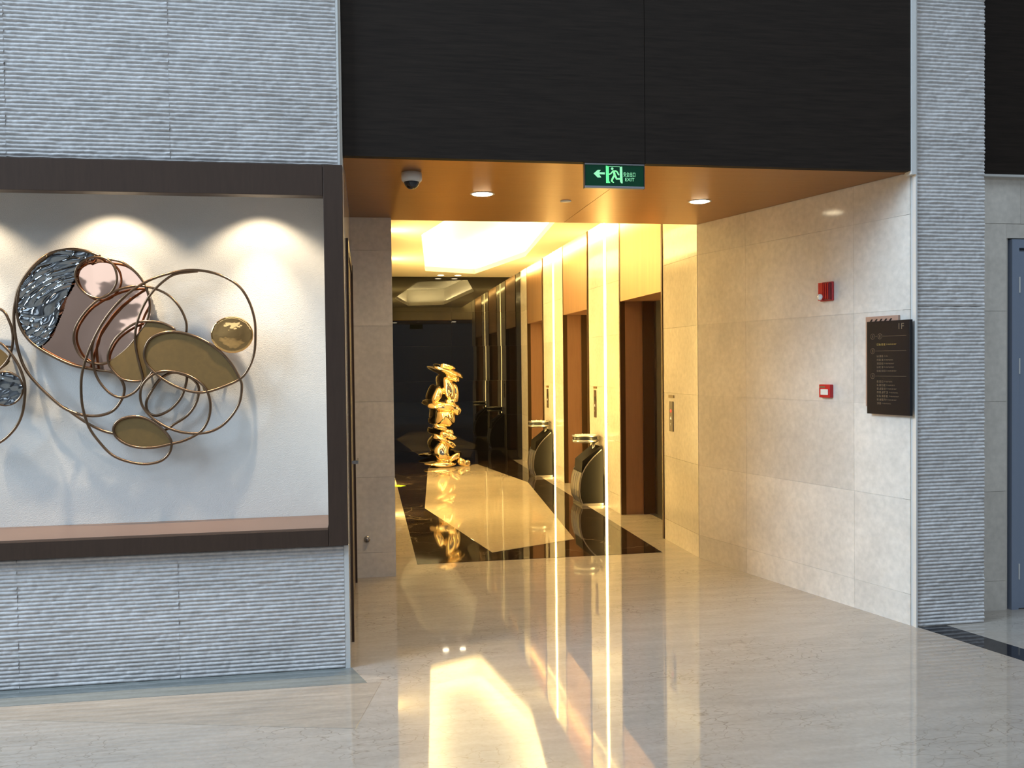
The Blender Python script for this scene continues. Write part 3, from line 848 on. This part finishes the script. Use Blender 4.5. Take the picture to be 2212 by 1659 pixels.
# ------------------------------------------------------------------ ashtray bins
def bin_(s, label, rotz=0):
    t = thing('ashtray_bin', label, 'litter bin', LOB, (-s, -0.02, 0), group='ashtray bins under the light strips')
    W = 0.40
    side = [(0, 0.03), (-.236, 0.03), (-.262, .10), (-.268, .17), (-.263, .24), (-.252, .31), (-.232, .37), (-.20, .43), (-.16, .485), (-.11, .54), (-.06, .585), (-.015, .625), (0, .63)]

    def ex(poly, x0, x1, nm, m_):
        # profile (y, z) pushed along the wall (x)
        return MB().prism(poly, 'x', x0, x1).build(nm, m_, t)
    ex(side, -0.018, 0.0, 'side_panel', M_binblk)
    ex(side, -W, -W + 0.018, 'side_panel', M_binblk)
    arc = side[1:-1]
    outer_ = []
    for i, (y, z) in enumerate(arc):
        y0, z0 = arc[max(i - 1, 0)]
        y1, z1 = arc[min(i + 1, len(arc) - 1)]
        d = Vector((y1 - y0, z1 - z0)).normalized()
        outer_.append((y - d.y * 0.010, z + d.x * -0.010 if False else z + 0.010 * abs(d.x)))
    rim = arc + outer_[::-1]
    ex(rim, 0.0, 0.006, 'steel_edge', M_steel)
    ex(rim, -W - 0.006, -W, 'steel_edge', M_steel)
    front = arc[:5] + [(y + 0.02, z) for y, z in arc[:5]][::-1]
    front = [(y - 0.012, z) for y, z in arc[:6]] + [(y + 0.01, z) for y, z in arc[:6]][::-1]
    fp = ex(front, -W + 0.018, -0.018, 'front_panel', M_steel)
    for k in (0.12, 0.2, 0.28):
        MB().prism([(y - 0.004, z) for y, z in front[:6]] + front[:6][::-1], 'x', -k - 0.004, -k + 0.004).build('rib', M_steel, fp)
    ex([(0, 0.03), (-.236, 0.03), (-.225, .36), (0, .36)], -W + 0.02, -0.02, 'liner', M_blackp)
    ex([(-0.0, .655), (-0.02, .66), (-.225, .50), (-.236, .375), (0, .375)], -W + 0.03, -0.045, 'flap_hood', M_binblk)
    MB().box(-W - 0.008, 0.008, -.246, 0, 0, 0.03, 0.003).build('base_plate', M_steel, t)
    MB().lathe([(0.018, 0.62), (0.018, 0.70), (0, 0.70)], 20, (-W / 2, -0.05, 0)).build('neck', M_steel, t)
    c = (-W / 2, -0.15, 0)
    bo = MB().lathe([(0, .698), (.135, .698), (.150, .708), (.150, .728), (0.140, .728), (0, .728)], 40, c).build('ashtray_bowl', M_steel, t)
    MB().lathe([(.138, .728), (.138, .765), (0.12, .765), (0.12, .728)], 40, c).build('ashtray_band', M_blackp, t)
    MB().lathe([(.120, .765), (.146, .765), (.150, .772), (.146, .782), (.128, .782), (.120, .775)], 40, c).build('ashtray_rim', M_steel, t)
    pm = MB()
    rg = random.Random(int(s * 10))
    for k in range(60):
        r_, th = 0.115 * math.sqrt(rg.random()), rg.uniform(0, 6.28)
        q = rg.uniform(0.009, 0.015)
        bmesh.ops.create_icosphere(pm.bm, subdivisions=1, radius=q, matrix=Matrix.Translation((c[0] + r_ * math.cos(th), c[1] + r_ * math.sin(th), .772 + rg.uniform(0, .006))))
    pm.lathe([(0, .75), (.12, .75), (.12, .768), (0, .768)], 24, c)
    pb = pm.build('pebbles', M_pebble, t)
    pb['kind'] = 'stuff'
    return t


bin_(2.715, 'black and steel ashtray bin nearest the viewer, under the nearer light strip')
bin_(5.26, 'black and steel ashtray bin farther in, under the second light strip')


# ------------------------------------------------------------------ lift call panels and labels
def call(s, z0, z1, lab, lit):
    t = thing('lift_call_station', lab, 'lift button', LOB, (-s, 0, 0), group='lift call panels')
    MB().box(-0.045, 0.045, -0.008, 0, z0, z1, 0.002).build('plate', M_plate, t)
    h = z1 - z0
    if lit:
        MB().lathe([(0, 0), (0.014, 0), (0.014, 0.002), (0, 0.002)], 16).build('indicator', M_ledred, t).matrix_local = Matrix.Translation((0.0, -0.008, z0 + h * .68)) @ Matrix.Rotation(R(90), 4, 'X')
    else:
        MB().box(-0.02, 0.02, -0.010, -0.008, z0 + h * .60, z0 + h * .76).build('indicator', M_blackp, t)
    zc = z0 + h * 0.42
    MB().prism([(-.014, zc - .006), (.014, zc - .006), (0, zc + .020)], 'y', -0.0105, -0.008).build('up_button', M_btn, t)
    zc = z0 + h * 0.25
    MB().prism([(-.014, zc + .006), (.014, zc + .006), (0, zc - .020)], 'y', -0.0105, -0.008).build('down_button', M_alu, t)


call(0.600, 0.988, 1.252, 'lift call panel with a red light right of the nearest lift', True)
call(3.075, 0.967, 1.283, 'lift call panel right of the middle lift', False)
call(5.605, 0.960, 1.228, 'lift call panel right of the farthest lift', False)
for s, z0, z1, lab in ((0.600, 1.283, 1.307, 'small brown plate above the call panel of the nearest lift'),
                       (3.075, 1.300, 1.325, 'small brown plate above the call panel of the middle lift'),
                       (5.605, 1.250, 1.277, 'small brown plate above the call panel of the farthest lift')):
    o = MB().box(-0.066, 0.066, -0.006, 0, z0, z1, 0.001).build('name_plate', M_label)
    tag(set_m(o, LOB @ Matrix.Translation((-s, 0, 0))), lab, 'plate', 'plates above the lift call panels')

# ------------------------------------------------------------------ soffit fittings
dc = thing('dome_camera', 'white dome security camera with a smoked dome under the bronze soffit', 'security camera', ID, (0.275, 5.12, ZS))
MB().lathe([(0, 0), (0.058, 0), (0.060, -0.03), (0.058, -0.045), (0.046, -0.050), (0, -0.050)], 40).build('housing', M_white, dc)
MB().lathe([(0.045, -0.049)] + [(0.045 * math.cos(a), -0.050 - 0.045 * math.sin(a)) for a in [i * math.pi / 20 for i in range(0, 11)]], 40).build('dome', M_dome, dc)
MB().lathe([(0.045, -0.047), (0.050, -0.047), (0.050, -0.053), (0.045, -0.053)], 40).build('dome_ring', M_white, dc)
sd = thing('smoke_detector', 'small flat round cover on the bronze soffit beside its seam', 'detector', ID, (1.36, 5.885, ZS))
MB().lathe([(0, -0.006), (0.034, -0.006), (0.038, -0.002), (0.038, 0), (0, 0)], 32).build('cover', M_white, sd)

ex = thing('exit_sign', 'green illuminated exit sign with a running figure and left arrow', 'exit sign', ID, (1.207, 4.752, 2.567))
W_, H_ = 0.342, 0.138
MB().box(0.004, W_ - 0.004, -0.0, 0.026, 0.008, H_ - 0.008).build('panel', M_exitg, ex)
MB().box(0.0, W_, -0.003, 0.030, 0, 0.012, 0.001).build('bottom_rail', M_alu, ex)
MB().box(0.0, W_, -0.003, 0.030, H_ - 0.010, H_, 0.001).build('top_rail', M_alu, ex)
MB().box(-0.002, 0.003, -0.002, 0.029, 0.0, H_).build('end_cap', M_blackp, ex)
MB().box(W_ - 0.003, W_ + 0.002, -0.002, 0.029, 0.0, H_).build('end_cap', M_blackp, ex)


def E(zx, zy):
    return ((zx - 290) / 1655 * W_, (985 + (zx - 1100) * 0.0 - zy) / 745 * H_)


yy0, yy1 = -0.0012, 0.0
MB().prism([E(*p) for p in ((535, 555), (650, 445), (735, 445), (685, 515), (845, 515), (845, 578), (690, 575), (745, 668), (645, 672))], 'y', yy0, yy1).build('arrow', M_exitw, ex)
MB().prism([E(*p) for p in ((875, 315), (955, 330), (960, 760), (995, 828), (880, 828))], 'y', yy0, yy1).build('door_symbol', M_exitb, ex)
MB().prism([E(*p) for p in ((1262, 340), (1328, 330), (1338, 830), (1300, 830), (1266, 780))], 'y', yy0, yy1).build('door_symbol', M_exitw, ex)
MB().prism([E(*p) for p in ((955, 330), (1262, 330), (1262, 346), (955, 346))], 'y', yy0, yy1).build('door_symbol', M_exitw, ex)
mm = MB()


def limb(*pts, w=40):
    for (a, b), (c, d) in zip(pts, pts[1:]):
        L2 = math.hypot(c - a, d - b)
        nx, ny = -(d - b) / L2 * w / 2, (c - a) / L2 * w / 2
        mm.prism([E(a + nx, b + ny), E(c + nx, d + ny), E(c - nx, d - ny), E(a - nx, b - ny)], 'y', yy0, yy1)
    for (a, b) in pts:
        mm.prism([E(a + w / 2 * math.cos(q), b + w / 2 * math.sin(q)) for q in [i * math.pi / 6 for i in range(12)]], 'y', yy0, yy1)


mm.prism([E(1050 + 36 * math.cos(q), 398 + 36 * math.sin(q)) for q in [i * math.pi / 8 for i in range(16)]], 'y', yy0, yy1)
limb((1095, 475), (1115, 590), w=62)
limb((1070, 470), (1010, 550), (958, 572), w=38)
limb((1140, 462), (1185, 490), (1228, 575), w=40)
limb((1105, 600), (1055, 700), (1035, 765), w=52)
limb((1040, 780), (1082, 808), w=32)
limb((1130, 600), (1172, 700), (1285, 696), w=50)
mm.build('running_figure', M_exitw, ex)
cx, cz = E(1530, 575)
text('chinese_lettering', '安全出口', 0.028, M_exitw, ex, (cx, yy1, cz), width=330 / 1655 * W_)
cx, cz = E(1535, 720)
text('exit_lettering', 'EXIT', 0.026, M_exitw, ex, (cx, yy1, cz), width=255 / 1655 * W_)

# ------------------------------------------------------------------ fittings on the splayed wall
al = thing('alarm_strobe', 'red fire alarm sounder with a clear strobe lens, on the marble wall', 'fire alarm', SPL, (1.361, 0, 1.99))
MB().box(0, 0.112, -0.016, 0, 0, 0.126, 0.004).build('base', M_red, al)
MB().prism([(0.003, -0.016), (0.052, -0.016), (0.052, -0.042), (0.012, -0.042)], 'z', 0.004, 0.122).build('front_cover', M_red, al)
MB().box(0.054, 0.108, -0.040, -0.016, 0.006, 0.120, 0.003).build('sounder_grille', M_redd, al)
for k in range(3):
    MB().box(0.060 + 0.016 * k, 0.068 + 0.016 * k, -0.043, -0.040, 0.012, 0.114).build('grille_slot', M_red, al)
ln = MB().lathe([(0.021, 0), (0.020, 0.006), (0.014, 0.012), (0, 0.014)], 20)
set_m(ln.build('strobe_lens', M_clear, al), SPL @ Matrix.Translation((1.361 + 0.031, -0.042, 1.99 + 0.028)) @ Matrix.Rotation(R(90), 4, 'X'))
cp = thing('call_point', 'small red manual call point with a white square, below the alarm', 'fire call point', SPL, (1.364, 0, 1.350))
MB().box(0, 0.100, -0.030, 0, 0, 0.088, 0.004).build('housing', M_red, cp)
MB().box(0.017, 0.083, -0.033, -0.029, 0.018, 0.056, 0.002).build('press_plate', M_white, cp)
MB().box(0.014, 0.056, -0.0315, -0.029, 0.066, 0.076).build('label_strip', M_letter, cp)
MB().prism([(0.006, 0.066), (0.013, 0.066), (0.0095, 0.076)], 'y', -0.0315, -0.029).build('mark', M_letterb, cp)

ds = thing('directory_sign', 'dark floor directory board on a rose metal back plate', 'sign', SPL, (1.754, 0, 1.263))
MB().box(0.0, 0.250, -0.018, 0, 0.043, 0.603, 0.001).build('back_plate', M_signb, ds)
MB().box(0.032, 0.357, -0.042, -0.020, 0.0, 0.571, 0.001).build('front_board', M_sign, ds)
MB().box(0.06, 0.22, -0.021, -0.017, 0.06, 0.5).build('spacer', M_blackp, ds)
hb = MB()
for k in range(19):
    z = 0.062 + k * 0.0262
    hb.prism([(0.019, z), (0.034, z + 0.008), (0.034, z + 0.020), (0.019, z + 0.009)], 'y', -0.0190, -0.0178)
for k in range(5):
    x = 0.028 + k * 0.037
    hb.prism([(x, 0.566), (x + 0.016, 0.566), (x + 0.030, 0.586), (x + 0.018, 0.586)], 'y', -0.0190, -0.0178)
hb.build('hatch_marks', M_sign, ds)
fy = -0.0422


def bar(mb_, x0, x1, z0, z1):
    mb_.box(x0, x1, fy - 0.0004, fy + 0.0004, z0, z1)


rgl = random.Random(8)


def glyph_row(z, nch, latin, m_, h=0.0125):
    """a row of small print, too small in the photograph to read"""
    b = MB()
    x = 0.112
    for k in range(nch):
        w = 0.0115
        for q in (0.0, 0.5, 0.92):
            if rgl.random() < 0.9:
                bar(b, x, x + w, z - h / 2 + q * h * 0.9, z - h / 2 + q * h * 0.9 + 0.0016)
        for q in rgl.sample((0.0, 0.45, 0.85), 2):
            bar(b, x + q * w, x + q * w + 0.0017, z - h / 2, z + h / 2)
        x += 0.0175
    x += 0.004
    bar(b, x, x + 0.0014, z - h * .3, z + h * .4)
    x += 0.008
    for k in range(latin):
        hh = h * 0.55
        bar(b, x, x + 0.0014, z - hh / 2, z + hh / 2)
        if k % 2:
            bar(b, x, x + 0.0045, z + hh / 2 - 0.0014, z + hh / 2)
        if k % 3:
            bar(b, x, x + 0.0045, z - hh / 2, z - hh / 2 + 0.0014)
        x += 0.0066
    b.build('print_line', m_, ds)


def disc_row(z, xs):
    b = MB()
    for x in xs:
        pts = [(x + 0.0155 * math.cos(q), fy, z + 0.0165 * math.sin(q)) for q in [i * math.pi / 12 for i in range(24)]]
        b.tube(pts, 0.0009, True, 4)
        bar(b, x - 0.004, x - 0.0025, z - 0.009, z + 0.009)
        bar(b, x + 0.0025, x + 0.004, z - 0.009, z + 0.009)
    if len(xs) == 2:
        bar(b, xs[0] + 0.021, xs[1] - 0.021, z - 0.001, z + 0.001)
    bar(b, xs[-1] + 0.02, 0.330, z - 0.0007, z + 0.0007)
    b.build('floor_marker', M_letter, ds)


text('floor_number', '1F', 0.052, M_letter, ds, (0.290, fy, 0.532))
disc_row(0.478, (0.078, 0.134))
glyph_row(0.428, 4, 10, M_letterb)
disc_row(0.388, (0.078,))
for z, n_, l_ in ((0.356, 3, 3), (0.333, 3, 9), (0.311, 3, 10), (0.289, 3, 10), (0.266, 4, 10)):
    glyph_row(z, n_, l_, M_letter)
disc_row(0.234, (0.078,))
for z, n_, l_ in ((0.201, 3, 8), (0.179, 4, 8), (0.157, 4, 10), (0.135, 5, 9), (0.112, 5, 10), (0.090, 4, 10), (0.067, 2, 9)):
    glyph_row(z, n_, l_, M_letter)

# ------------------------------------------------------------------ small things on pillar and floor
st = thing('door_stop', 'small round metal door stop low on the narrow stone wall end', 'door stop', ID, (-0.013, 6.688, 0.291))
for nm, prof, m_ in (('rose', [(0, 0), (0.024, 0), (0.024, 0.006), (0, 0.006)], M_steel), ('buffer', [(0, 0.006), (0.016, 0.006), (0.015, 0.03), (0, 0.032)], M_alu)):
    set_m(MB().lathe(prof, 20).build(nm, m_, st), Matrix.Translation((-0.013, 6.688, 0.291)) @ Matrix.Rotation(R(90), 4, 'X'))
gl = MB().prism([(-0.075, -0.06), (0.02, -0.10), (0.055, -0.03), (0.095, -0.01), (0.045, 0.035), (0.0, 0.10), (-0.075, 0.07)], 'z', 0.0, 0.003).build('floor_sticker', M_green)
tag(set_m(gl, Matrix.Translation((0.40, 11.67, 0.0015))), 'small bright green sticker on the dark floor by the left lobby wall', 'sticker')
